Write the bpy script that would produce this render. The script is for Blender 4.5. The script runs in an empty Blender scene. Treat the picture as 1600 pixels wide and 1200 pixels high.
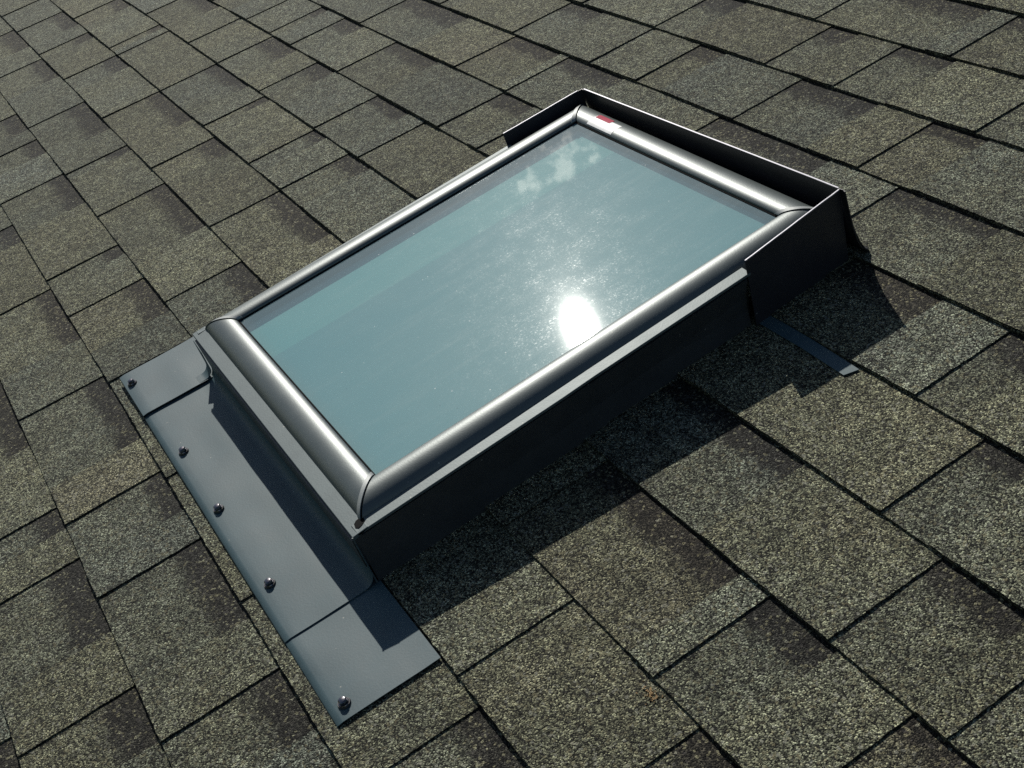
import bpy, math, random
from mathutils import Vector, Matrix, noise

# ------------------------------------------------------------------ setup
PITCH = math.radians(20.6)                 # slope of the roof; everything is laid out in roof coordinates
RX = Matrix.Rotation(PITCH, 4, 'X')        # x along the courses, y up the slope, z off the roof
S = bpy.context.scene
COL = S.collection

cam_d = bpy.data.cameras.new("camera")
cam = bpy.data.objects.new("camera", cam_d)
COL.objects.link(cam)
S.camera = cam
cam_d.sensor_width = 36.0
cam_d.lens = 2000.95 / 1600 * 36.0
cam_d.clip_start = 0.02
cam_d.clip_end = 2000
Rr = Vector((0.48782787, 0.8168926, -0.30775063))
Rd = Vector((0.40433319, -0.52389443, -0.74969947))
Rf = Vector((-0.77365279, 0.2412905, -0.5858671))
CAMPOS = Vector((0.0, -0.112694, 0.956295))
M = Matrix((( Rr.x, -Rd.x, -Rf.x, CAMPOS.x), (Rr.y, -Rd.y, -Rf.y, CAMPOS.y), (Rr.z, -Rd.z, -Rf.z, CAMPOS.z), (0, 0, 0, 1)))
cam.matrix_world = RX @ M

SUN = (RX @ Vector((-0.7629, 0.3072, 0.5689, 0))).to_3d().normalized()
sun_d = bpy.data.lights.new("sun", 'SUN')
sun_d.energy = 4.8
sun_d.angle = math.radians(0.5)
sun_d.color = (1.0, 0.955, 0.87)
sun = bpy.data.objects.new("sun", sun_d)
COL.objects.link(sun)
sun.rotation_mode = 'QUATERNION'
sun.rotation_quaternion = SUN.to_track_quat('Z', 'Y')
sun.location = SUN * 30

W = bpy.data.worlds.new("World")
S.world = W
W.use_nodes = True
wn, wl = W.node_tree.nodes, W.node_tree.links
wn.clear()
wout = wn.new('ShaderNodeOutputWorld')
wbg = wn.new('ShaderNodeBackground')
sky = wn.new('ShaderNodeTexSky')
sky.sky_type = 'NISHITA'
sky.sun_disc = False
sky.sun_elevation = math.asin(SUN.z)
sky.sun_rotation = math.atan2(SUN.x, SUN.y)
sky.air_density = 1.0
sky.dust_density = 0.6
sky.ozone_density = 1.5
wbg.inputs['Strength'].default_value = 0.064
# a few small white clouds high over the ridge
tc = wn.new('ShaderNodeTexCoord')
def wmath(op, a, b=None, clamp=False):
    n = wn.new('ShaderNodeMath'); n.operation = op; n.use_clamp = clamp
    for i, v in enumerate((a, b)):
        if v is None: continue
        if isinstance(v, (int, float)): n.inputs[i].default_value = v
        else: wl.new(v, n.inputs[i])
    return n.outputs[0]
cn = wn.new('ShaderNodeTexNoise'); cn.inputs['Scale'].default_value = 60; cn.inputs['Detail'].default_value = 6
cn.inputs['Roughness'].default_value = 0.62
wl.new(tc.outputs['Generated'], cn.inputs['Vector'])
mask = None
for d3, rad in (((-0.8124, 0.3591, 0.4594), 0.024), ((-0.8173, 0.3359, 0.4681), 0.022), ((-0.8002, 0.3775, 0.4660), 0.016), ((0.1, 0.75, 0.6), 0.12), ((-0.5, -0.6, 0.5), 0.15)):
    dv = (RX @ Vector((*d3, 0))).to_3d().normalized()
    n = wn.new('ShaderNodeVectorMath'); n.operation = 'DISTANCE'
    wl.new(tc.outputs['Generated'], n.inputs[0]); n.inputs[1].default_value = dv
    m = wmath('SUBTRACT', 1.0, wmath('DIVIDE', n.outputs['Value'], rad), True)
    mask = m if mask is None else wmath('MAXIMUM', mask, m)
cl = wmath('MULTIPLY', wmath('SUBTRACT', wmath('ADD', cn.outputs['Fac'], wmath('MULTIPLY', mask, 0.22)), 0.60), 9.0, True)
cl = wmath('MULTIPLY', cl, wmath('MULTIPLY', mask, 3.0, True))
cmix = wn.new('ShaderNodeMixRGB')
wl.new(cl, cmix.inputs['Fac']); wl.new(sky.outputs[0], cmix.inputs['Color1'])
cmix.inputs['Color2'].default_value = (46, 44, 40, 1)
wl.new(cmix.outputs[0], wbg.inputs['Color'])
wl.new(wbg.outputs[0], wout.inputs[0])

S.view_settings.view_transform = 'Standard'
S.view_settings.look = 'None'
S.view_settings.gamma = 1
S.view_settings.exposure = 0.0
S.render.engine = 'CYCLES'
S.cycles.max_bounces = 8
S.cycles.use_denoising = False
S.cycles.sample_clamp_indirect = 6.0
S.cycles.caustics_reflective = False
S.cycles.caustics_refractive = False

# ------------------------------------------------------------------ helpers
def obj(name, verts, faces, mat, parent=None, smooth=False, base=Vector((0, 0, 0)), attrs=None, sharp=35, bevel=0):
    me = bpy.data.meshes.new(name)
    me.from_pydata([tuple(Vector(v) - base) for v in verts], [], faces)
    if attrs:
        for an, vals in attrs.items():
            a = me.attributes.new(an, 'FLOAT', 'POINT')
            a.data.foreach_set('value', vals)
    me.materials.append(mat)
    o = bpy.data.objects.new(name, me)
    COL.objects.link(o)
    if parent: o.parent = parent
    if smooth:
        me.shade_smooth()
        me.set_sharp_from_angle(angle=math.radians(sharp))
    if bevel:
        b = o.modifiers.new('edge', 'BEVEL'); b.width = bevel; b.segments = 2; b.limit_method = 'ANGLE'
        b.angle_limit = math.radians(40)
    return o

def place(o, base=Vector((0, 0, 0))):
    o.location = RX @ Vector(base)
    o.rotation_euler = (PITCH, 0, 0)

def thing(name, base, label, cat, group=None):
    o = bpy.data.objects.new(name, None)
    o.empty_display_size = 0.05
    COL.objects.link(o)
    place(o, base)
    o['label'] = label; o['category'] = cat
    if group: o['group'] = group
    return o

class MB:
    def __init__(s): s.v = []; s.f = []
    def add(s, v, f):
        n = len(s.v); s.v += [tuple(p) for p in v]; s.f += [tuple(i + n for i in q) for q in f]
    def box(s, x0, x1, y0, y1, z0, z1):
        s.hexa([(x0,y0,z0),(x1,y0,z0),(x1,y1,z0),(x0,y1,z0),(x0,y0,z1),(x1,y0,z1),(x1,y1,z1),(x0,y1,z1)])
    def hexa(s, p):
        s.add(p, [(3,2,1,0),(4,5,6,7),(0,1,5,4),(1,2,6,5),(2,3,7,6),(3,0,4,7)])
    def sheet(s, path, t, ext):
        """a thin bent sheet: path = list of (point) along the section, t = thickness vector per point list, ext = function(point)->(start,end)"""
        pass
    def loft(s, rings, closed=True, caps=True):
        n = len(rings[0]); b = len(s.v)
        for r in rings: s.v += [tuple(p) for p in r]
        m = n if closed else n - 1
        for i in range(len(rings) - 1):
            for j in range(m):
                k = (j + 1) % n
                s.f.append((b+i*n+j, b+i*n+k, b+(i+1)*n+k, b+(i+1)*n+j))
        if caps and closed:
            s.f.append(tuple(b + j for j in range(n))[::-1])
            s.f.append(tuple(b + (len(rings)-1)*n + j for j in range(n)))

def nmat(name):
    m = bpy.data.materials.new(name); m.use_nodes = True
    nt = m.node_tree; nt.nodes.clear()
    return m, nt, nt.nodes, nt.links

def N(nt, typ, **kw):
    n = nt.nodes.new(typ)
    for k, v in kw.items():
        if hasattr(n, k): setattr(n, k, v)
    return n

def mth(nt, op, a, b=None, clamp=False, c=None):
    n = nt.nodes.new('ShaderNodeMath'); n.operation = op; n.use_clamp = clamp
    for i, v in enumerate((a, b, c)):
        if v is None: continue
        if isinstance(v, (int, float)): n.inputs[i].default_value = v
        else: nt.links.new(v, n.inputs[i])
    return n.outputs[0]

def mixc(nt, fac, a, b, mode='MIX'):
    n = nt.nodes.new('ShaderNodeMixRGB'); n.blend_type = mode
    for i, v in enumerate((fac, a, b)):
        if isinstance(v, (int, float)): n.inputs[i].default_value = v
        elif isinstance(v, tuple): n.inputs[i].default_value = (*v, 1)
        else: nt.links.new(v, n.inputs[i])
    return n.outputs[0]

def ramp(nt, fac, stops, interp='LINEAR'):
    n = nt.nodes.new('ShaderNodeValToRGB'); n.color_ramp.interpolation = interp
    e = n.color_ramp.elements
    while len(e) < len(stops): e.new(0.5)
    for i, (p, c) in enumerate(stops):
        e[i].position = p; e[i].color = (*c, 1) if isinstance(c, tuple) else (c, c, c, 1)
    nt.links.new(fac, n.inputs[0])
    return n.outputs[0]

def tnoise(nt, vec, scale, detail=3, rough=0.5):
    n = nt.nodes.new('ShaderNodeTexNoise'); n.inputs['Scale'].default_value = scale
    n.inputs['Detail'].default_value = detail; n.inputs['Roughness'].default_value = rough
    nt.links.new(vec, n.inputs['Vector'])
    return n.outputs['Fac']

# ------------------------------------------------------------------ materials
def shingle_material():
    m, nt, nd, lk = nmat("asphalt_shingle_granules")
    out = nd.new('ShaderNodeOutputMaterial'); bs = nd.new('ShaderNodeBsdfPrincipled')
    lk.new(bs.outputs[0], out.inputs[0])
    co = nd.new('ShaderNodeTexCoord').outputs['Object']
    tone = N(nt, 'ShaderNodeAttribute', attribute_name='tone').outputs['Fac']
    hue = N(nt, 'ShaderNodeAttribute', attribute_name='hue').outputs['Fac']
    band = N(nt, 'ShaderNodeAttribute', attribute_name='band').outputs['Fac']
    # warp so the granules are not on a clean lattice
    v1 = nd.new('ShaderNodeTexVoronoi'); v1.inputs['Scale'].default_value = 660; v1.inputs['Randomness'].default_value = 1
    lk.new(co, v1.inputs['Vector'])
    v2 = nd.new('ShaderNodeTexVoronoi'); v2.inputs['Scale'].default_value = 360
    lk.new(co, v2.inputs['Vector'])
    sep = nd.new('ShaderNodeSeparateColor'); lk.new(v1.outputs['Color'], sep.inputs[0])
    sep2 = nd.new('ShaderNodeSeparateColor'); lk.new(v2.outputs['Color'], sep2.inputs[0])
    # stretched streaks of granule blend down the slope
    mp = nd.new('ShaderNodeMapping'); mp.inputs['Scale'].default_value = (1, 0.28, 1); lk.new(co, mp.inputs[0])
    st = tnoise(nt, mp.outputs[0], 16, 4, 0.6)
    blot = tnoise(nt, co, 5.5, 4, 0.6)
    fine = tnoise(nt, co, 60, 3, 0.6)
    # hue of the blend: olive / grey / brown
    hv = mth(nt, 'ADD', mth(nt, 'ADD', mth(nt, 'MULTIPLY', hue, 0.30), 0.12), mth(nt, 'MULTIPLY', blot, 0.55))
    basec = ramp(nt, hv, [(0.20, (0.064, 0.073, 0.065)), (0.42, (0.072, 0.079, 0.058)), (0.64, (0.080, 0.081, 0.051)), (0.90, (0.084, 0.075, 0.050))])
    # individual granules: dark, middle, light
    gv = mth(nt, 'ADD', sep.outputs['Red'], mth(nt, 'MULTIPLY', mth(nt, 'SUBTRACT', fine, 0.5), 0.6))
    gr = ramp(nt, gv, [(0.0, 0.05), (0.27, 0.14), (0.47, 0.74), (0.72, 1.60), (0.90, 2.8), (1.0, 5.0)])
    c = mixc(nt, 1.0, basec, gr, 'MULTIPLY')
    # a few tan and rust coloured granules
    tan = mth(nt, 'GREATER_THAN', sep2.outputs['Green'], 0.90)
    c = mixc(nt, mth(nt, 'MULTIPLY', tan, 0.45), c, (0.20, 0.18, 0.105))
    big = mth(nt, 'GREATER_THAN', sep2.outputs['Red'], 0.93)
    c = mixc(nt, mth(nt, 'MULTIPLY', big, 0.5), c, (0.26, 0.26, 0.21))
    blk = mth(nt, 'GREATER_THAN', sep2.outputs['Blue'], 0.84)
    c = mixc(nt, mth(nt, 'MULTIPLY', blk, 0.6), c, (0.010, 0.010, 0.010))
    tv = mth(nt, 'MULTIPLY', tone, mth(nt, 'ADD', 0.70, mth(nt, 'MULTIPLY', st, 0.76)))
    tvc = nd.new('ShaderNodeCombineColor')
    for i in range(3): lk.new(tv, tvc.inputs[i])
    c = mixc(nt, 1.0, c, tvc.outputs[0], 'MULTIPLY')
    # the factory dark band of granules at the head of the low laps, breaking up at its edge
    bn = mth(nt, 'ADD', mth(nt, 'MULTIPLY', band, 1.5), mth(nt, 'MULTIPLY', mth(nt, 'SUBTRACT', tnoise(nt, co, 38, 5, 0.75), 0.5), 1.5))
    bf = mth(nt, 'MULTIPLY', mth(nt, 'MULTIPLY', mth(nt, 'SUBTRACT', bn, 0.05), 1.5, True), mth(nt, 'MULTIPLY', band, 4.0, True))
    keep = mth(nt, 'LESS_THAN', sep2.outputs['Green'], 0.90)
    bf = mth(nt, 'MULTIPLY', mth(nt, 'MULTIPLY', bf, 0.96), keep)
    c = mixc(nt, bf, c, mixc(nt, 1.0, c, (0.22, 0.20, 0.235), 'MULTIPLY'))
    lk.new(c, bs.inputs['Base Color'])
    bs.inputs['Roughness'].default_value = 0.85
    bs.inputs['Specular IOR Level'].default_value = 0.22
    h = mth(nt, 'ADD', mth(nt, 'MULTIPLY', v1.outputs['Distance'], -1.0), mth(nt, 'MULTIPLY', sep.outputs['Green'], 0.8))
    bp = nd.new('ShaderNodeBump'); bp.inputs['Strength'].default_value = 0.85; bp.inputs['Distance'].default_value = 0.0013
    lk.new(h, bp.inputs['Height'])
    bp2 = nd.new('ShaderNodeBump'); bp2.inputs['Strength'].default_value = 0.5; bp2.inputs['Distance'].default_value = 0.004
    lk.new(tnoise(nt, co, 45, 4, 0.6), bp2.inputs['Height']); lk.new(bp.outputs[0], bp2.inputs['Normal'])
    lk.new(bp2.outputs[0], bs.inputs['Normal'])
    return m

def metal(name, col, rough, metallic=0.0, grain=0.0, dirt=0.15, spec=0.5, wav=0.0):
    m, nt, nd, lk = nmat(name)
    out = nd.new('ShaderNodeOutputMaterial'); bs = nd.new('ShaderNodeBsdfPrincipled')
    lk.new(bs.outputs[0], out.inputs[0])
    co = nd.new('ShaderNodeTexCoord').outputs['Object']
    n1 = tnoise(nt, co, 22, 5, 0.65); n2 = tnoise(nt, co, 420, 2, 0.5)
    dk = tuple(x * (1 - dirt) for x in col); lt = tuple(min(1, x * (1 + dirt)) for x in col)
    c = ramp(nt, n1, [(0.3, dk), (0.7, lt)])
    c = mixc(nt, grain, c, ramp(nt, n2, [(0.35, tuple(x * .6 for x in col)), (0.65, tuple(min(1, x * 1.5) for x in col))]))
    # small flecks of dust
    vv = nd.new('ShaderNodeTexVoronoi'); vv.inputs['Scale'].default_value = 170; lk.new(co, vv.inputs['Vector'])
    sp = nd.new('ShaderNodeSeparateColor'); lk.new(vv.outputs['Color'], sp.inputs[0])
    fl = mth(nt, 'MULTIPLY', mth(nt, 'GREATER_THAN', sp.outputs['Red'], 0.985), mth(nt, 'LESS_THAN', vv.outputs['Distance'], 0.16))
    c = mixc(nt, mth(nt, 'MULTIPLY', fl, 0.55), c, (0.35, 0.34, 0.30))
    lk.new(c, bs.inputs['Base Color'])
    bs.inputs['Metallic'].default_value = metallic
    bs.inputs['Specular IOR Level'].default_value = spec
    r = mth(nt, 'ADD', rough - 0.05, mth(nt, 'MULTIPLY', n1, 0.12))
    lk.new(r, bs.inputs['Roughness'])
    bp = nd.new('ShaderNodeBump'); bp.inputs['Strength'].default_value = 0.25; bp.inputs['Distance'].default_value = 0.0003
    lk.new(n2, bp.inputs['Height'])
    last = bp.outputs[0]
    if wav:
        b2 = nd.new('ShaderNodeBump'); b2.inputs['Strength'].default_value = 1.0; b2.inputs['Distance'].default_value = wav
        lk.new(tnoise(nt, co, 9, 1, 0.4), b2.inputs['Height']); lk.new(last, b2.inputs['Normal']); last = b2.outputs[0]
    lk.new(last, bs.inputs['Normal'])
    return m

def plain(name, col, rough=0.6, metallic=0.0, spec=0.5):
    m, nt, nd, lk = nmat(name)
    out = nd.new('ShaderNodeOutputMaterial'); bs = nd.new('ShaderNodeBsdfPrincipled')
    lk.new(bs.outputs[0], out.inputs[0])
    co = nd.new('ShaderNodeTexCoord').outputs['Object']
    lk.new(ramp(nt, tnoise(nt, co, 60, 3), [(0.3, tuple(x * .85 for x in col)), (0.7, tuple(min(1, x * 1.12) for x in col))]), bs.inputs['Base Color'])
    bs.inputs['Roughness'].default_value = rough; bs.inputs['Metallic'].default_value = metallic
    bs.inputs['Specular IOR Level'].default_value = spec
    return m

def glass_material():
    m, nt, nd, lk = nmat("tinted_dusty_glazing")
    out = nd.new('ShaderNodeOutputMaterial')
    co = nd.new('ShaderNodeTexCoord').outputs['Object']
    tr = nd.new('ShaderNodeBsdfTransparent'); tr.inputs[0].default_value = (0.74, 0.88, 0.87, 1)
    hz = nd.new('ShaderNodeBsdfDiffuse')
    hz.inputs[0].default_value = (0.20, 0.37, 0.39, 1)
    cloudy = tnoise(nt, co, 7, 4, 0.6)
    lk.new(ramp(nt, cloudy, [(0.3, (0.200, 0.350, 0.395)), (0.7, (0.240, 0.375, 0.410))]), hz.inputs[0])
    mx = nd.new('ShaderNodeMixShader'); mx.inputs[0].default_value = 0.34
    lk.new(tr.outputs[0], mx.inputs[1]); lk.new(hz.outputs[0], mx.inputs[2])
    # dust: a rough sheen with glinting grains
    v = nd.new('ShaderNodeTexVoronoi'); v.inputs['Scale'].default_value = 800; lk.new(co, v.inputs['Vector'])
    bp = nd.new('ShaderNodeBump'); bp.inputs['Strength'].default_value = 0.75; bp.inputs['Distance'].default_value = 0.0009
    sp = nd.new('ShaderNodeSeparateColor'); lk.new(v.outputs['Color'], sp.inputs[0])
    lk.new(sp.outputs['Red'], bp.inputs['Height'])
    g2 = nd.new('ShaderNodeBsdfGlossy'); g2.inputs['Roughness'].default_value = 0.22; g2.inputs[0].default_value = (1, 1, 1, 1)
    lk.new(bp.outputs[0], g2.inputs['Normal'])
    patch = mth(nt, 'ADD', mth(nt, 'MULTIPLY', tnoise(nt, co, 26, 6, 0.8), 0.55), mth(nt, 'MULTIPLY', tnoise(nt, co, 750, 3, 0.8), 0.45))
    v4 = nd.new('ShaderNodeTexVoronoi'); v4.inputs['Scale'].default_value = 520; lk.new(co, v4.inputs['Vector'])
    s4 = nd.new('ShaderNodeSeparateColor'); lk.new(v4.outputs['Color'], s4.inputs[0])
    df = mth(nt, 'MULTIPLY', mth(nt, 'SUBTRACT', patch, 0.47, True), mth(nt, 'ADD', 0.006, mth(nt, 'MULTIPLY', mth(nt, 'POWER', s4.outputs['Blue'], 6.0), 0.045)), True)
    df = mth(nt, 'ADD', df, 0.0006)
    m2 = nd.new('ShaderNodeMixShader'); lk.new(df, m2.inputs[0]); lk.new(mx.outputs[0], m2.inputs[1]); lk.new(g2.outputs[0], m2.inputs[2])
    # lint and specks
    v3 = nd.new('ShaderNodeTexVoronoi'); v3.inputs['Scale'].default_value = 130; lk.new(co, v3.inputs['Vector'])
    s3 = nd.new('ShaderNodeSeparateColor'); lk.new(v3.outputs['Color'], s3.inputs[0])
    fl = mth(nt, 'MULTIPLY', mth(nt, 'GREATER_THAN', s3.outputs['Red'], 0.965), mth(nt, 'LESS_THAN', v3.outputs['Distance'], 0.13))
    ld = nd.new('ShaderNodeBsdfDiffuse'); ld.inputs[0].default_value = (0.75, 0.78, 0.76, 1)
    m3 = nd.new('ShaderNodeMixShader'); lk.new(mth(nt, 'MULTIPLY', fl, 0.6), m3.inputs[0]); lk.new(m2.outputs[0], m3.inputs[1]); lk.new(ld.outputs[0], m3.inputs[2])
    # thin film of grime: broad soft sheen round the sun, thicker towards the sill where water dries
    sy = nd.new('ShaderNodeSeparateXYZ'); lk.new(co, sy.inputs[0])
    mp = nd.new('ShaderNodeMapping'); mp.inputs['Scale'].default_value = (1, 0.10, 1); lk.new(co, mp.inputs[0])
    runs = mth(nt, 'MULTIPLY', mth(nt, 'SUBTRACT', tnoise(nt, mp.outputs[0], 60, 4, 0.7), 0.5, True), 0.35, True)
    low = mth(nt, 'MULTIPLY', mth(nt, 'ADD', mth(nt, 'MULTIPLY', sy.outputs['Y'], -22.0), -6.1), 0.22, True)
    g3 = nd.new('ShaderNodeBsdfGlossy'); g3.inputs['Roughness'].default_value = 0.40
    m5 = nd.new('ShaderNodeMixShader'); lk.new(mth(nt, 'ADD', 0.0030, mth(nt, 'MULTIPLY', runs, 0.020)), m5.inputs[0]); lk.new(m3.outputs[0], m5.inputs[1]); lk.new(g3.outputs[0], m5.inputs[2])
    gd = nd.new('ShaderNodeBsdfDiffuse'); gd.inputs[0].default_value = (0.30, 0.31, 0.27, 1)
    m6 = nd.new('ShaderNodeMixShader'); lk.new(mth(nt, 'ADD', low, mth(nt, 'MULTIPLY', runs, 0.35), True), m6.inputs[0]); lk.new(m5.outputs[0], m6.inputs[1]); lk.new(gd.outputs[0], m6.inputs[2])
    m3 = m6
    # the clean reflection of the pane
    ge = nd.new('ShaderNodeNewGeometry'); dp = nd.new('ShaderNodeVectorMath'); dp.operation = 'DOT_PRODUCT'
    lk.new(ge.outputs['Normal'], dp.inputs[0]); lk.new(ge.outputs['Incoming'], dp.inputs[1])
    ic = mth(nt, 'SUBTRACT', 1.0, mth(nt, 'ABSOLUTE', dp.outputs['Value']), True)
    fr = mth(nt, 'ADD', 0.065, mth(nt, 'MULTIPLY', mth(nt, 'POWER', ic, 5.0), 0.9), True)   # both faces of the pane, same from either side
    g = nd.new('ShaderNodeBsdfGlossy'); g.inputs['Roughness'].default_value = 0.031
    gs = nd.new('ShaderNodeBsdfGlossy'); gs.inputs['Roughness'].default_value = 0.010
    gm = nd.new('ShaderNodeMixShader'); gm.inputs[0].default_value = 0.42; lk.new(gs.outputs[0], gm.inputs[1]); lk.new(g.outputs[0], gm.inputs[2]); g = gm
    m4 = nd.new('ShaderNodeMixShader'); lk.new(fr, m4.inputs[0]); lk.new(m3.outputs[0], m4.inputs[1]); lk.new(g.outputs[0], m4.inputs[2])
    lk.new(m4.outputs[0], out.inputs[0])
    return m

MS = shingle_material()
M_BAR = metal("grey_lacquered_aluminium", (0.088, 0.106, 0.106), 0.42, 0.28, 0.05, 0.05)
M_APRON = metal("blue_grey_painted_flashing", (0.050, 0.084, 0.096), 0.50, 0.0, 0.10, 0.10, spec=0.20, wav=0.0012)
M_CAP = metal("matt_corner_cap", (0.20, 0.22, 0.22), 0.52, 0.1, 0.10, 0.12)
M_LEDGE = metal("grey_counter_flashing", (0.075, 0.100, 0.104), 0.48, 0.18, 0.05, 0.10, spec=0.38)
M_WALL = metal("dark_side_flashing", (0.044, 0.048, 0.050), 0.45, 0.2, 0.05, 0.15)
M_HEAD = metal("dark_head_flashing", (0.024, 0.025, 0.030), 0.50, 0.2, 0.05, 0.12)
M_EDGE = metal("bare_folded_edge", (0.22, 0.22, 0.25), 0.48, 0.35, 0.0, 0.05)
M_BLACK = plain("black_rubber_gasket", (0.006, 0.0065, 0.007), 0.7, 0, 0.04)
M_SPACER = plain("blue_glazing_spacer", (0.50, 0.64, 0.98), 0.5, 0.0)
M_LINER = plain("pale_well_liner", (0.70, 0.74, 0.66), 0.8)
def frosted():
    m, nt, nd, lk = nmat("milky_teal_inner_pane")
    out = nd.new('ShaderNodeOutputMaterial'); bs = nd.new('ShaderNodeBsdfDiffuse'); lk.new(bs.outputs[0], out.inputs[0])
    co = nd.new('ShaderNodeTexCoord').outputs['Object']
    sx = nd.new('ShaderNodeSeparateXYZ'); lk.new(co, sx.inputs[0])
    edge = mth(nt, 'MULTIPLY', mth(nt, 'ADD', sx.outputs['X'], 0.1285), 400, True)   # the pale well liner ends here behind the milky pane
    c = mixc(nt, edge, (0.285, 0.520, 0.510), (0.255, 0.430, 0.450))
    lk.new(c, bs.inputs[0])
    return m
M_SHADE = frosted()
M_GLASS = glass_material()
M_SCREW = metal("steel_screw", (0.16, 0.155, 0.165), 0.20, 1.0, 0.0, 0.1)
M_WASHER = plain("black_washer", (0.02, 0.02, 0.022), 0.5)
M_RED = plain("red_print", (0.40, 0.02, 0.06), 0.7, 0, 0.2)
M_WHITE = plain("white_label_paper", (0.82, 0.82, 0.80), 0.5)
M_LEAF = plain("dry_leaf", (0.26, 0.17, 0.075), 0.8)
M_GROUND = plain("lawn_far_below", (0.06, 0.09, 0.03), 0.9)

# ------------------------------------------------------------------ ground and roof
g = obj('ground', [(-400, -400, -6), (400, -400, -6), (400, 400, -6), (-400, 400, -6)], [(0, 1, 2, 3)], M_GROUND)
g['kind'] = 'structure'

E = 0.143
T1, T2 = 0.0034, 0.0019
LAY = {
-4: [(-1.2215, 0.0758)],
-3: [(-2.0251, 0.2444), (-1.5939, 0.0589), (-1.4581, 0.1723), (-1.1779, 0.101)],
-2: [(-2.6194, 0.1047), (-2.2489, 0.239), (-1.8573, 0.2223), (-1.5348, 0.1118), (-1.3507, 0.1843), (-1.0682, 0.1073)],
-1: [(-3.2648, 0.1511), (-3.0259, 0.1148), (-2.7436, 0.2093), (-2.2752, 0.0537), (-2.096, 0.1608), (-1.8185, 0.0994), (-1.502, 0.012), (-1.1936, 0.012), (-0.8585, 0.0916)],
0: [(-4.0003, 0.2423), (-3.6008, 0.2211), (-3.1079, 0.2541), (-2.7128, 0.0436), (-2.4264, 0.2724), (-1.9624, 0.2005), (-0.9043, 0.012), (-0.687, 0.0808)],
1: [(-3.9395, 0.2081), (-3.6233, 0.0715), (-3.3184, 0.1349), (-2.9217, 0.2632), (-2.5116, 0.1105), (-2.132, 0.2483), (-1.0495, 0.248), (-0.759, 0.0957), (-0.568, 0.0925)],
2: [(-3.7903, 0.1298), (-3.3829, 0.0461), (-3.2957, 0.0156), (-2.9041, 0.232), (-2.5796, 0.0358), (-2.2952, 0.0641), (-2.1244, 0.1003), (-1.10, 0.2286), (-0.6748, 0.1087), (-0.5284, 0.0402)],
3: [(-3.5018, 0.2238), (-3.1184, 0.0177), (-2.8895, 0.1608), (-2.6066, 0.101), (-2.2908, 0.149), (-2.0791, 0.0131), (-1.8268, 0.0401), (-0.7577, 0.0665)],
4: [(-3.0691, 0.012), (-2.9055, 0.0418), (-2.7681, 0.1104), (-2.4911, 0.2032), (-2.0238, 0.1129), (-1.8765, 0.012), (-1.1055, 0.1507), (-0.8562, 0.0681)],
5: [(-2.6809, 0.2695), (-2.2162, 0.1729), (-2.0156, 0.1847), (-1.5631, 0.256), (-1.1752, 0.1785)],
6: [(-2.5492, 0.0484), (-2.2267, 0.1189), (-1.9452, 0.012), (-1.7983, 0.0745), (-1.5327, 0.1724), (-1.2548, 0.1032)],
7: [(-1.9388, 0.0942), (-1.6245, 0.0675), (-1.462, 0.113), (-1.1795, 0.0475)],
8: [(-1.6652, 0.2514), (-1.3634, 0.081)],
}
XL, XR = -6.0, 1.2
VIS = {k: (min(x for x, w in v) - 0.35, max(x + w for x, w in v) + 0.5) for k, v in LAY.items()}

def full_layout(k):
    rnd = random.Random(1000 + k)
    base = list(LAY.get(k, []))
    if not base:
        x = XL + rnd.random() * .2
        out = []
        while x < XR:
            w = rnd.choice((0.012, .07, .1, .15, .2, .25)); out.append((x, w)); x += w + rnd.uniform(.1, .27)
        return out
    lo = base[0][0]
    left = []
    x = lo
    while x > XL:
        w = rnd.choice((0.012, .07, .1, .15, .2)); x -= w + rnd.uniform(.1, .27); left.append((x, w))
    x = base[-1][0] + base[-1][1] + rnd.uniform(.12, .3)
    right = []
    while x < XR:
        w = rnd.choice((0.012, .07, .1, .15, .2)); right.append((x, w)); x += w + rnd.uniform(.1, .27)
    return left[::-1] + base + right

def nz(x, y, z=0.0): return noise.noise(Vector((x, y, z)))
def wav(x, y): return 0.0011 * nz(x * 2.3, y * 2.3, 5.0) + 0.0005 * nz(x * 9, y * 9, 9.0)
def lift(k, x):
    a = nz(x * 3.1, k * 7.7, 2.0) + 0.5 * nz(x * 9.0, k * 3.3, 4.0)
    return max(0.0, a) * 0.0022
def bend(k, x): return 0.0016 * nz(x * 2.0, k * 5.1, 8.0) + 0.0007 * nz(x * 11, k * 2.1, 1.0)
def surf(k, x, y):
    t = (y - k * E) / E
    return -(T1 + T2) * t + wav(x, y) + lift(k, x) * max(0, 1 - t) ** 2

roof = thing('shingle_roof', (0, 0, 0), 'weathered olive grey asphalt shingle roof slope around the skylight', 'roof')
roof['kind'] = 'structure'

def frange(a, b, st):
    n = max(1, int(math.ceil((b - a) / st)))
    return [a + (b - a) * i / n for i in range(n + 1)]

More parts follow.
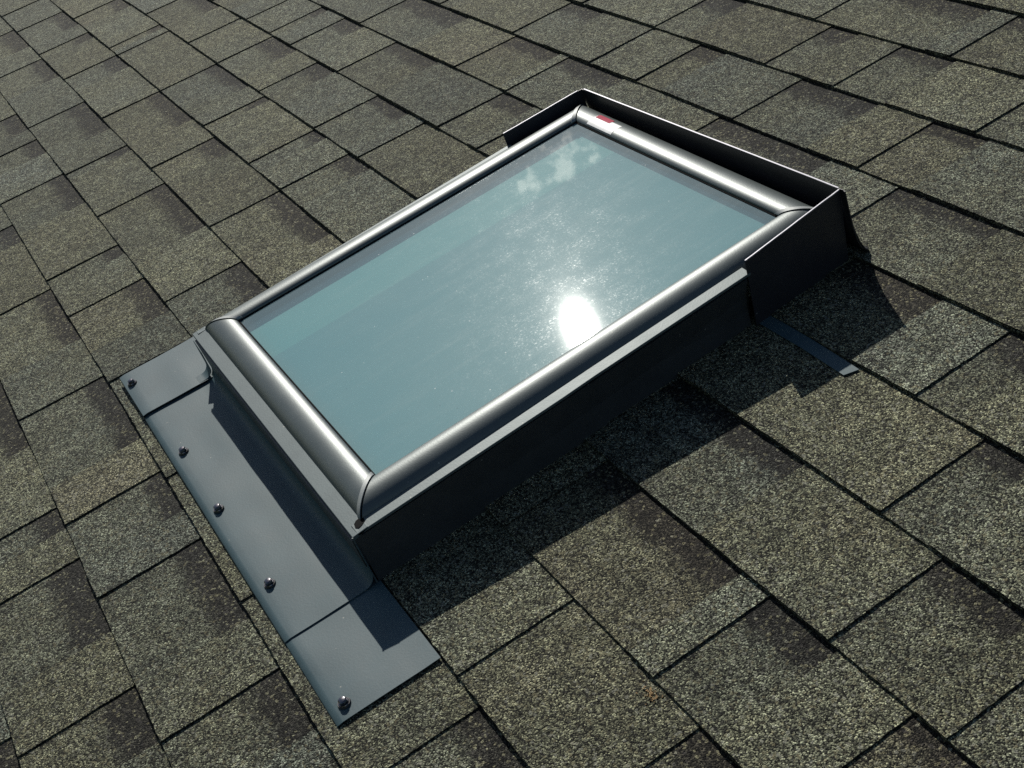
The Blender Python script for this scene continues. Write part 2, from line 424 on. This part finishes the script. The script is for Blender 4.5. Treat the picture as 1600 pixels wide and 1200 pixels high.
def course(k):
    V, F, tone, hue, band = [], [], [], [], []
    def grid(x0, x1, y0, y1, st, zf, drop_b, drop_s, tf, jit, kk):
        xs = frange(x0, x1, st); ys = frange(y0, y1, 0.011 if st < .02 else .05)
        nx, ny = len(xs), len(ys); b = len(V)
        j0 = [jit * nz(i * 1.7 + x0 * 91, kk * 3.1, 3.3) for i in range(nx)]
        jl = [jit * 0.8 * nz(i * 1.9 + x0 * 55, 7.1, k * 1.3) for i in range(ny)]
        jr = [jit * 0.8 * nz(i * 1.9 + x1 * 77, 1.1, k * 2.3) for i in range(ny)]
        for j, y in enumerate(ys):
            for i, x in enumerate(xs):
                yy = y + (j0[i] + bend(k, x) if j == 0 else 0)
                xx = x + (jl[j] if i == 0 else jr[j] if i == nx - 1 else 0)
                V.append((xx, yy, zf(xx, yy)))
                a, h, bd = tf(xx, yy); tone.append(a); hue.append(h); band.append(bd)
        for j in range(ny - 1):
            for i in range(nx - 1):
                q = b + j * nx + i
                F.append((q, q + 1, q + nx + 1, q + nx))
        def skirt(idx, drop):
            n0 = len(V)
            for q in idx:
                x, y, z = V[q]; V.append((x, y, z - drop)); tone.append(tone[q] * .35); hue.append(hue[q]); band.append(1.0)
            for a in range(len(idx) - 1):
                F.append((idx[a], n0 + a, n0 + a + 1, idx[a + 1]))
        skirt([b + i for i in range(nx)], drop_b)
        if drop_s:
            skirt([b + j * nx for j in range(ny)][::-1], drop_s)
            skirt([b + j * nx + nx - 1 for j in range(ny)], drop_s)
    lay = full_layout(k)
    vis = VIS.get(k)
    rnd = random.Random(50 + k)
    rec = [(c, w, rnd.uniform(.78, 1.02), rnd.random(), rnd.uniform(.034, .062)) for c, w in lay]
    y0, y1 = k * E, (k + 1) * E + 0.014
    def base_tf(x, y):
        best = None
        for r in rec:
            if r[0] - .01 <= x <= r[0] + r[1] + .01: best = r; break
        if best is None: return (.9, .5, 0.0)
        c, w, a, h, L = best
        if w < .03: return (a, h, 0.0)
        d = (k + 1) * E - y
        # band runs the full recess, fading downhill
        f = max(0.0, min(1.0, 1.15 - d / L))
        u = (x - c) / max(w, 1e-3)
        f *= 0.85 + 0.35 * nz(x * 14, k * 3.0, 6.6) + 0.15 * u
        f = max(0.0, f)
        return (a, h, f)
    # base sheet in spans of suitable resolution
    spans = []
    if vis:
        spans = [(XL, vis[0], .08), (vis[0], min(vis[1], XR), .006), (min(vis[1], XR), XR, .08)]
    else:
        spans = [(XL, XR, .08)]
    for a, b_, st in spans:
        if b_ - a < .01: continue
        grid(a, b_, y0, y1, st, lambda x, y: surf(k, x, y) - T2, T1 + T2 + .004, 0, base_tf, .0006, k)
    # raised laps
    edges = [XL] + [v for r in rec for v in (r[0], r[0] + r[1])] + [XR]
    for i in range(0, len(edges) - 1, 2):
        a, b_ = edges[i], edges[i + 1]
        if b_ - a < .004: continue
        mid = (a + b_) / 2
        near = bool(vis) and vis[0] - .1 < mid < vis[1] + .1
        tn, hu = rnd.uniform(.86, 1.12) * (.82 if rnd.random() < .12 else 1), rnd.random()
        cl = rnd.uniform(0, .0012)
        def tf(x, y, tn=tn, hu=hu): return (tn, hu, 0.0)
        def zf(x, y, b_=b_, cl=cl):
            t = (y - y0) / E
            return surf(k, x, y) + cl * max(0, 1 - t) * max(0, 1 - (b_ - x) / .06)
        grid(a, b_, y0 + .0, y1, .006 if near else .08, zf, T2 + .0002, T2 + .0015, tf, .0011, k + .37)
    return obj('shingle_course', V, F, MS, roof, smooth=True, attrs={'tone': tone, 'hue': hue, 'band': band}, sharp=40)

for k in range(-14, 20):
    course(k)

# ------------------------------------------------------------------ skylight
SB = Vector((-1.385, 0.35, 0.0))
sky_t = thing('skylight', SB, 'fixed rectangular roof skylight with grey rounded frame and teal glass', 'skylight')
def part(name, mb, mat, parent, base=SB, **kw): return obj(name, mb.v, mb.f, mat, parent, base=base, **kw)

XO0, XO1, YO0, YO1 = -1.667, -1.105, 0.012, 0.690
BW = 0.042
ZG = 0.0808
def bar_profile(off=0.0):
    p = [(0.0 + off, 0.068), (0.0 + off, 0.0705)]
    a1, b1, a2, b2 = 0.027 - off, 0.0180 - off, 0.015 - off, 0.0062
    for i in range(1, 13):
        t = math.pi / 2 * i / 12
        p.append((0.027 - a1 * math.cos(t), 0.0705 + b1 * math.sin(t)))
    for i in range(1, 9):
        t = math.pi / 2 * .93 * i / 8
        p.append((0.027 + a2 * math.sin(t), 0.0885 - off - b2 + b2 * math.cos(t)))
    p.append((0.042 - off, 0.0812))
    return p
def bar_point(side, s, u, z):
    """s: 0 at the start mitre, 1 at the end mitre; u: inward distance"""
    if side == 'b': return ((XO0 + u) * (1 - s) + (XO1 - u) * s, YO0 + u, z)
    if side == 't': return ((XO0 + u) * (1 - s) + (XO1 - u) * s, YO1 - u, z)
    if side == 'l': return (XO0 + u, (YO0 + u) * (1 - s) + (YO1 - u) * s, z)
    return (XO1 - u, (YO0 + u) * (1 - s) + (YO1 - u) * s, z)
def bar(side, name, off=0.0, g0=0.0, g1=0.0, mat=M_BAR, prof=None):
    mb = MB(); pr = prof or bar_profile(off)
    rings = []
    L = {'b': XO1 - XO0, 't': XO1 - XO0, 'l': YO1 - YO0, 'r': YO1 - YO0}[side]
    for s in (g0 / L, 1 - g1 / L):
        rings.append([bar_point(side, s, u, z) for u, z in pr])
    if side in ('b', 'r'): pass
    mb.loft(rings, closed=True)
    return part(name, mb, mat, sky_t, smooth=True, sharp=50)
for sd in 'btlr':
    bar(sd, 'frame_bar', 0.0, 0.0 if sd == 'l' else 0.0024, 0.0024 if sd == 'r' else 0.0)
# dark core: shows as the gasket line by the glass, in the mitre gaps and in the groove by the ledge
core = [(-0.0035, 0.060), (-0.0035, 0.0712)] + bar_profile(0.0012)[1:] + [(0.0432, 0.0822), (0.0445, 0.0814), (0.0445, 0.060)]
for sd in 'btlr': bar(sd, 'gasket', mat=M_BLACK, prof=core)

# raised corner cover strips lying over each mitre, on the head and sill bar side
def corner(side, end):
    mb = MB(); pr = bar_profile(-0.0008)[1:-1]
    L = (XO1 - XO0) if side in 'bt' else (YO1 - YO0)
    rings = []
    for d, h in ((0.0001, -.0012), (0.0003, .0004), (0.0084, .0004), (0.0092, -.0003), (0.0096, -.0014)):
        s_ = d / L if end == 0 else 1 - d / L
        rings.append([bar_point(side, s_, u, z + h) for u, z in pr])
    mb.loft(rings, closed=False, caps=False)
    o = part('corner_cover', mb, M_CAP, sky_t, smooth=True, sharp=40)
    so = o.modifiers.new('t', 'SOLIDIFY'); so.thickness = 0.0004
for sd, en in (('l', 0), ('l', 1), ('b', 1), ('t', 1)): corner(sd, en)

gx0, gx1, gy0, gy1 = XO0 + .0425, XO1 - .0425, YO0 + .0425, YO1 - .0425
mb = MB(); mb.add([(gx0-.001, gy0-.001, ZG), (gx1+.001, gy0-.001, ZG), (gx1+.001, gy1+.001, ZG), (gx0-.001, gy1+.001, ZG)], [(0, 1, 2, 3)])
part('glass_pane', mb, M_GLASS, sky_t)
def ringwall(name, z0, z1, ins, mat, t=0.004):
    mb = MB()
    a, b, c, d = gx0 + ins, gx1 - ins, gy0 + ins, gy1 - ins
    mb.box(a - t, a, c - t, d + t, z0, z1); mb.box(b, b + t, c - t, d + t, z0, z1)
    mb.box(a, b, c - t, c, z0, z1); mb.box(a, b, d, d + t, z0, z1)
    return part(name, mb, mat, sky_t)
ringwall('glazing_spacer', 0.0625, 0.0800, -0.0005, M_SPACER)
ringwall('well_liner', 0.0062, 0.0622, -0.0025, M_LINER)
mb = MB(); mb.add([(gx0-.001, gy0-.001, .0680), (gx1+.001, gy0-.001, .0680), (gx1+.001, gy1+.001, .0680), (gx0-.001, gy1+.001, .0680)], [(0, 1, 2, 3)])
part('frosted_inner_pane', mb, M_SHADE, sky_t)

# warning label on the head bar (follows the rounded section)
def label_patch(name, x0, x1, u0, u1, mat, lift_=0.0003, skew=0.0):
    pr = bar_profile(-lift_)[1:]
    import bisect
    us = [p[0] for p in pr]; 
    def zat(u):
        for i in range(len(pr) - 1):
            if pr[i][0] <= u <= pr[i+1][0] and pr[i+1][0] > pr[i][0]:
                t = (u - pr[i][0]) / (pr[i+1][0] - pr[i][0]); return pr[i][1] * (1-t) + pr[i+1][1] * t
        return pr[-1][1]
    mb = MB(); n = 10; v = []
    for i in range(n + 1):
        u = u0 + (u1 - u0) * i / n
        for x in (x0, x1): v.append((x, YO1 - u, zat(u)))
    mb.add(v, [(2*i, 2*i+1, 2*i+3, 2*i+2) for i in range(n)])
    return part(name, mb, mat, sky_t, smooth=True)
label_patch('warning_label', -1.596, -1.530, 0.0185, 0.040, M_WHITE)
label_patch('label_print', -1.594, -1.556, 0.0140, 0.0240, M_RED, 0.0006)

# ledge (counter flashing) and walls under the frame
XW, XWL = -1.089, -1.678
def zl(y): return 0.0733 + 0.0098 * max(0, min(.57, y))
def ledge_piece(name, pts_in, pts_out, th, mat=M_LEDGE):
    mb = MB(); v = []
    for a, b in zip(pts_in, pts_out):
        v += [(a[0], a[1], a[2]), (b[0], b[1], b[2]), (b[0], b[1], b[2] - th), (a[0], a[1], a[2] - .002)]
    n = len(pts_in); f = []
    for i in range(n - 1):
        for j in range(4):
            k = (j + 1) % 4; f.append((4*i+j, 4*i+k, 4*i+4+k, 4*i+4+j))
    f += [(3, 2, 1, 0), (4*n-4, 4*n-3, 4*n-2, 4*n-1)]
    mb.add(v, f)
    return part(name, mb, mat, sky_t, bevel=0.0006)
ys = frange(0.0, .554, .05)
ledge_piece('side_ledge', [(XO1 - .001, y, zl(y) + .0012) for y in ys], [(XW - (.0012 if y > .3 else 0), y, zl(y)) for y in ys], .0035)
ledge_piece('side_ledge', [(XO0 + .001, y, zl(y) + .0012) for y in ys], [(XWL + .001, y, zl(y)) for y in ys], .0035)
ledge_piece('sill_ledge', [(XWL + .001, YO0 + .002, zl(0) + .001), (XW, YO0 + .002, zl(0) + .001)], [(XWL + .0, -.0065, zl(0) - .0004), (XW, -.0065, zl(0) - .0004)], .006)
# walls: two sides (their feet follow the shingles) and a dark strip for the shade at the sill
mb = MB()
v = []; ys2 = frange(-0.004, .548, .05)
for y in ys2:
    xb = -1.0895 - .022 * max(0, y) / .70
    zt = (zl(y) - .0062)
    v += [(XW - .0016, y, zt), (xb, y, .030), (xb, y, -.014), (xb - .006, y, -.014), (XW - .008, y, zt)]
n = len(ys2); f = []
for i in range(n - 1):
    for j in range(5):
        k = (j + 1) % 5; f.append((5*i+j, 5*i+4+1+j, 5*i+5+k, 5*i+k))
f += [tuple(range(5)), tuple(range(5*n-5, 5*n))[::-1]]
mb.add(v, f)
part('side_wall', mb, M_WALL, sky_t)
mb = MB(); mb.box(XWL + .002, XWL + .008, -.004, .548, -.014, .0665)
part('side_wall', mb, M_WALL, sky_t)
mb = MB(); mb.hexa([(XWL + .03, -.0088, .026), (-1.0905, -.0088, .026), (-1.0905, .004, .026), (XWL + .03, .004, .026), (XWL + .012, -.0088, .0680), (-1.0905, -.0088, .0680), (-1.0905, .004, .0680), (XWL + .012, .004, .0680)])
part('sill_shade_strip', mb, M_WALL, sky_t)  # dark strip set before the apron upturn to deepen its shade
# folded joint at the low right corner: a black notch-shade fill and the folded edge down the wall
mb = MB(); mb.box(XW - .0008, XW + .0008, -.0075, -.0058, -.002, .0725)
part('corner_fold', mb, M_LEDGE, sky_t)
mb = MB()
cp = [(-1.1085, .0075), (-1.105, .0035), (-1.0985, .0022), (-1.0955, .0050), (-1.0965, .0100), (-1.0995, .0150), (-1.106, .0165), (-1.1095, .0135)]
mb.loft([[(x, y, .0700) for x, y in cp], [(x, y, .0746) for x, y in cp]])
part('corner_notch_shade', mb, M_BLACK, sky_t)  # flat black crescent standing in for the shaded recess of the notch

# ------------------------------------------------------------------ head flashing (saddle) around the top end
HB = Vector((-1.385, .705, 0))
hf = thing('head_flashing', HB, 'dark U shaped metal flashing wrapped round the upslope end of the skylight', 'flashing')
TH = 0.0011
def zlip(x, y): # lip height
    t = (x - XWL) / (-1.098 - XWL)
    s = max(0, min(1, (y - .549) / .15))
    return 0.0988 + .0062 * max(0, t) * s
# back wall with flare under the shingles
mb = MB()
xa, xb_ = XWL + .0005, -1.094
ya, yb = .6985, .7085
rings = []
def back_y(x): return ya + (yb - ya) * (x - xa) / (xb_ - xa)
for x in frange(xa, xb_, .05):
    y = back_y(x); z = zlip(x, .70)
    sec = [(y, z), (y + .002, .075), (y + .006, .045), (y + .011, .022), (y + .017, .008), (y + .022, .002), (y + .024, -.012)]
    inn = [(b[0] - TH, b[1] - (TH if i > 3 else 0)) for i, b in enumerate(sec)][::-1]
    dx = 0.0
    rings.append([(x + dx, a, b) for a, b in sec + inn])
mb.loft(rings)
part('back_wall', mb, M_HEAD, hf, base=HB, smooth=True, sharp=60)
# flared side edge of the back wall at its right end
mb = MB(); rings = []
for i, (dy, z) in enumerate([(0.0, .1035), (.002, .075), (.005, .045), (.009, .022), (.014, .009), (.022, .003)]):
    y = .7085 + dy
    w = .007 + .003 * i / 5
    x0 = -1.0975 - .008 * (1 - z / .105)
    rings.append([(x0, y, z), (x0 + w, y - .001, z), (x0 + w, y + .0005, z), (x0, y + .0015, z)])
mb.loft(rings)
part('edge_flange', mb, M_HEAD, hf, base=HB, smooth=True)
# cheeks
def cheek(x0, y0, x1, y1, z0, z1, zb, foot, side):
    mb = MB(); rings = []
    n = 8
    for i in range(n + 1):
        t = i / n; x = x0 + (x1 - x0) * t; y = y0 + (y1 - y0) * t; z = z0 + (z1 - z0) * t
        xf = foot[0] + (foot[1] - foot[0]) * t
        rings.append([(x, y, z), (xf, y, zb), (xf - TH * side, y, zb), (x - TH * side, y, z)])
    mb.loft(rings)
    part('side_cheek', mb, M_HEAD, hf, base=HB)
    return mb
cheek(XW + .0006, .5495, -1.099, .7075, .0986, .1048, -.012, (-1.0990, -1.1085), 1)
cheek(XWL - .0004, .5495, XWL + .001, .6985, .0988, .0988, -.012, (XWL, XWL + .001), -1)
# folded bright lips along the top edges
def lip(p0, p1, w, name='folded_lip', h=.0016):
    mb = MB(); a = Vector(p0); b = Vector(p1); d = (b - a).normalized(); nrm = Vector((-d.y, d.x, 0)).normalized() * w / 2
    rings = []
    for i in range(13):
        t = i / 12; c = a + (b - a) * t
        c = c + Vector((0, 0, .0005 * nz(t * 6 + p0[0], 3, 1)))
        rings.append([tuple(c - nrm + Vector((0, 0, -h))), tuple(c + nrm + Vector((0, 0, -h))), tuple(c + nrm), tuple(c - nrm)])
    mb.loft(rings)
    part(name, mb, M_EDGE, hf, base=HB, bevel=.0003)
lip((XWL + .007, .6990, .0998), (-1.1025, .7085, .1052), .0024)
lip((XW, .5497, .0997), (-1.0985, .706, .1056), .0021)
lip((XWL, .5497, .0998), (XWL + .001, .691, .0998), .0021)

# ------------------------------------------------------------------ side step flashing tongue on the right
SF = Vector((-1.015, .563, -.004))
stf = thing('step_flashing', SF, 'thin flat metal flashing tongue sticking out from under a shingle beside the skylight', 'flashing')
mb = MB()
def sf_z(x, y): return surf(3, x, y) + .0022
pts = [(-1.100, .554), (-1.02, .5535), (-.944, .5500), (-.938, .5680), (-1.02, .572), (-1.100, .574)]
mb.add([(x, y, sf_z(x, y)) for x, y in pts] + [(x, y, sf_z(x, y) - .0011) for x, y in pts],
       [tuple(range(6)), tuple(range(6, 12))[::-1]] + [(i, i + 6, (i + 1) % 6 + 6, (i + 1) % 6) for i in range(6)])
part('flashing_tongue', mb, M_APRON, stf, base=SF)

# ------------------------------------------------------------------ apron flashing at the sill
AB = Vector((-1.37, -.065, 0))
ap = thing('apron_flashing', AB, 'blue grey sheet metal apron flashing screwed down below the skylight', 'flashing')
def apron(name, x0, x1, z0, wall_h, x_skew0=0.0, x_skew1=0.0, wz=None, yfar=-.0045, lipd=.0035):
    """bent sheet: flat on the roof, radius, then up the sill wall"""
    sec = [(-.1265, z0 - lipd), (-.1255, z0 - .0012), (-.118, z0)]
    for y in frange(-.108, -.024, .012): sec.append((y, z0 + .0004 * nz(y * 30, x0 * 5)))
    if wall_h:
        R = .016
        for i in range(1, 8):
            t = math.pi / 2 * i / 7
            sec.append((-.0235 + R * math.sin(t), z0 + R - R * math.cos(t)))
        sec.append((-.0075, wall_h))
    else:
        sec.append((yfar, z0))
    mb = MB(); rings = []
    xs = frange(x0, x1, .02)
    for i, x in enumerate(xs):
        t = i / (len(xs) - 1)
        r = []
        for (y, z) in sec:
            z = z - .0042 * max(0, min(1, (y + .1265) / .12)) * (1 if z < .03 else .6)
            zz = z + (.0009 * nz(x * 16, y * 20, 2.2) if not wall_h or z < .03 else 0)
            xx = x + x_skew0 * (1 - t) * (-(y + .1265) / .12) + x_skew1 * t * (-(y + .1265) / .12)
            r.append((xx, y, zz))
        top = r; bot = [(a, b + (.0009 if c > z0 + .01 else 0), c - .0009) for a, b, c in r][::-1]
        rings.append(top + bot)
    mb.loft(rings)
    return part(name, mb, M_APRON, ap, base=AB, smooth=True, sharp=60)
apron('apron_sheet', -1.668, -1.0865, .0050, .066)
apron('apron_end', -1.100, -.9385, .0034, 0, yfar=-.0025)
apron('apron_end', -1.7975, -1.661, .0092, 0, yfar=.004, x_skew1=.0, lipd=.006)
# turned-up flange of the left end piece, bent against the wall
mb = MB(); rings = []
for i in range(9):
    t = i / 8; x = -1.6835 + .0205 * t
    rr = [(x, -.034, .0060), (x, -.026, .0060)]
    R = .013
    for j in range(7):
        a = math.pi / 2 * j / 6
        rr.append((x, -.0235 + R * math.sin(a), .0060 + R - R * math.cos(a)))
    rr.append((x, -.0100, .060 - .012 * t))
    bot = [(a, b + .0009 * (1 if c > .012 else 0), c - .0009) for a, b, c in rr][::-1]
    rings.append(rr + bot)
mb.loft(rings)
part('corner_flange', mb, M_APRON, ap, base=AB, smooth=True)

# screws with washers
def disc(mb, c, r, z0, z1, n=20, r2=None):
    r2 = r2 if r2 is not None else r
    rings = [[(c[0] + rr * math.cos(2*math.pi*i/n), c[1] + rr * math.sin(2*math.pi*i/n), z) for i in range(n)] for rr, z in ((r, z0), (r2, z1))]
    mb.loft(rings)
SCREWS = [(-1.7600, -.1140, .0095), (-1.5265, -.1056, .0055), (-1.3665, -.1079, .0055), (-1.1840, -.1054, .0055), (-.9580, -.1080, .0040)]
def make_screw(x, y, z, tilt):
    c = (x, y)
    mb = MB()
    disc(mb, c, .0074, z - .0005, z + .0014, 24, .0068)
    w = part('screw', mb, M_WASHER, ap, base=AB, smooth=True)
    mb = MB()
    disc(mb, c, .0062, z + .0013, z + .0022, 24, .0058)
    disc(mb, c, .0052, z + .0021, z + .0056, 6, .0050)
    rings = [[(c[0] + r * math.cos(2*math.pi*i/12), c[1] + r * math.sin(2*math.pi*i/12), z + h) for i in range(12)] for r, h in ((.0047, .0055), (.0036, .0066), (.0014, .0070))]
    mb.loft(rings)
    h = obj('screw_head', mb.v, mb.f, M_SCREW, w, base=AB, smooth=True, sharp=30)
for i, s in enumerate(SCREWS): make_screw(*s, i)

# ------------------------------------------------------------------ dry leaf crumbs
LB = Vector((-.747, .131, 0))
rnd = random.Random(7)
mb = MB()
for i in range(60):
    r = abs(rnd.gauss(0, .0075)); a = rnd.uniform(0, 6.28)
    x, y = LB.x + r * math.cos(a), LB.y + .8 * r * math.sin(a)
    s = rnd.uniform(.0007, .0019); th = rnd.uniform(0, 3.1); z = surf(0, x, y) + rnd.uniform(.0003, .0012)
    c, sn = math.cos(th) * s, math.sin(th) * s
    tz = rnd.uniform(-.0006, .0009)
    p = [(x - c, y - sn, z), (x + sn * .5, y - c * .5, z + tz), (x + c, y + sn, z + .0003), (x - sn * .5, y + c * .5, z - tz)]
    mb.add(p + [(a_, b_, c_ - .0003) for a_, b_, c_ in p], [(0, 1, 2, 3), (7, 6, 5, 4), (0, 4, 5, 1), (1, 5, 6, 2), (2, 6, 7, 3), (3, 7, 4, 0)])
lf = obj('leaf_crumbs', mb.v, mb.f, M_LEAF, base=LB)
place(lf, LB)
lf['kind'] = 'stuff'; lf['label'] = 'small scatter of tan and brown dry leaf crumbs on a shingle below the skylight'; lf['category'] = 'leaf litter'
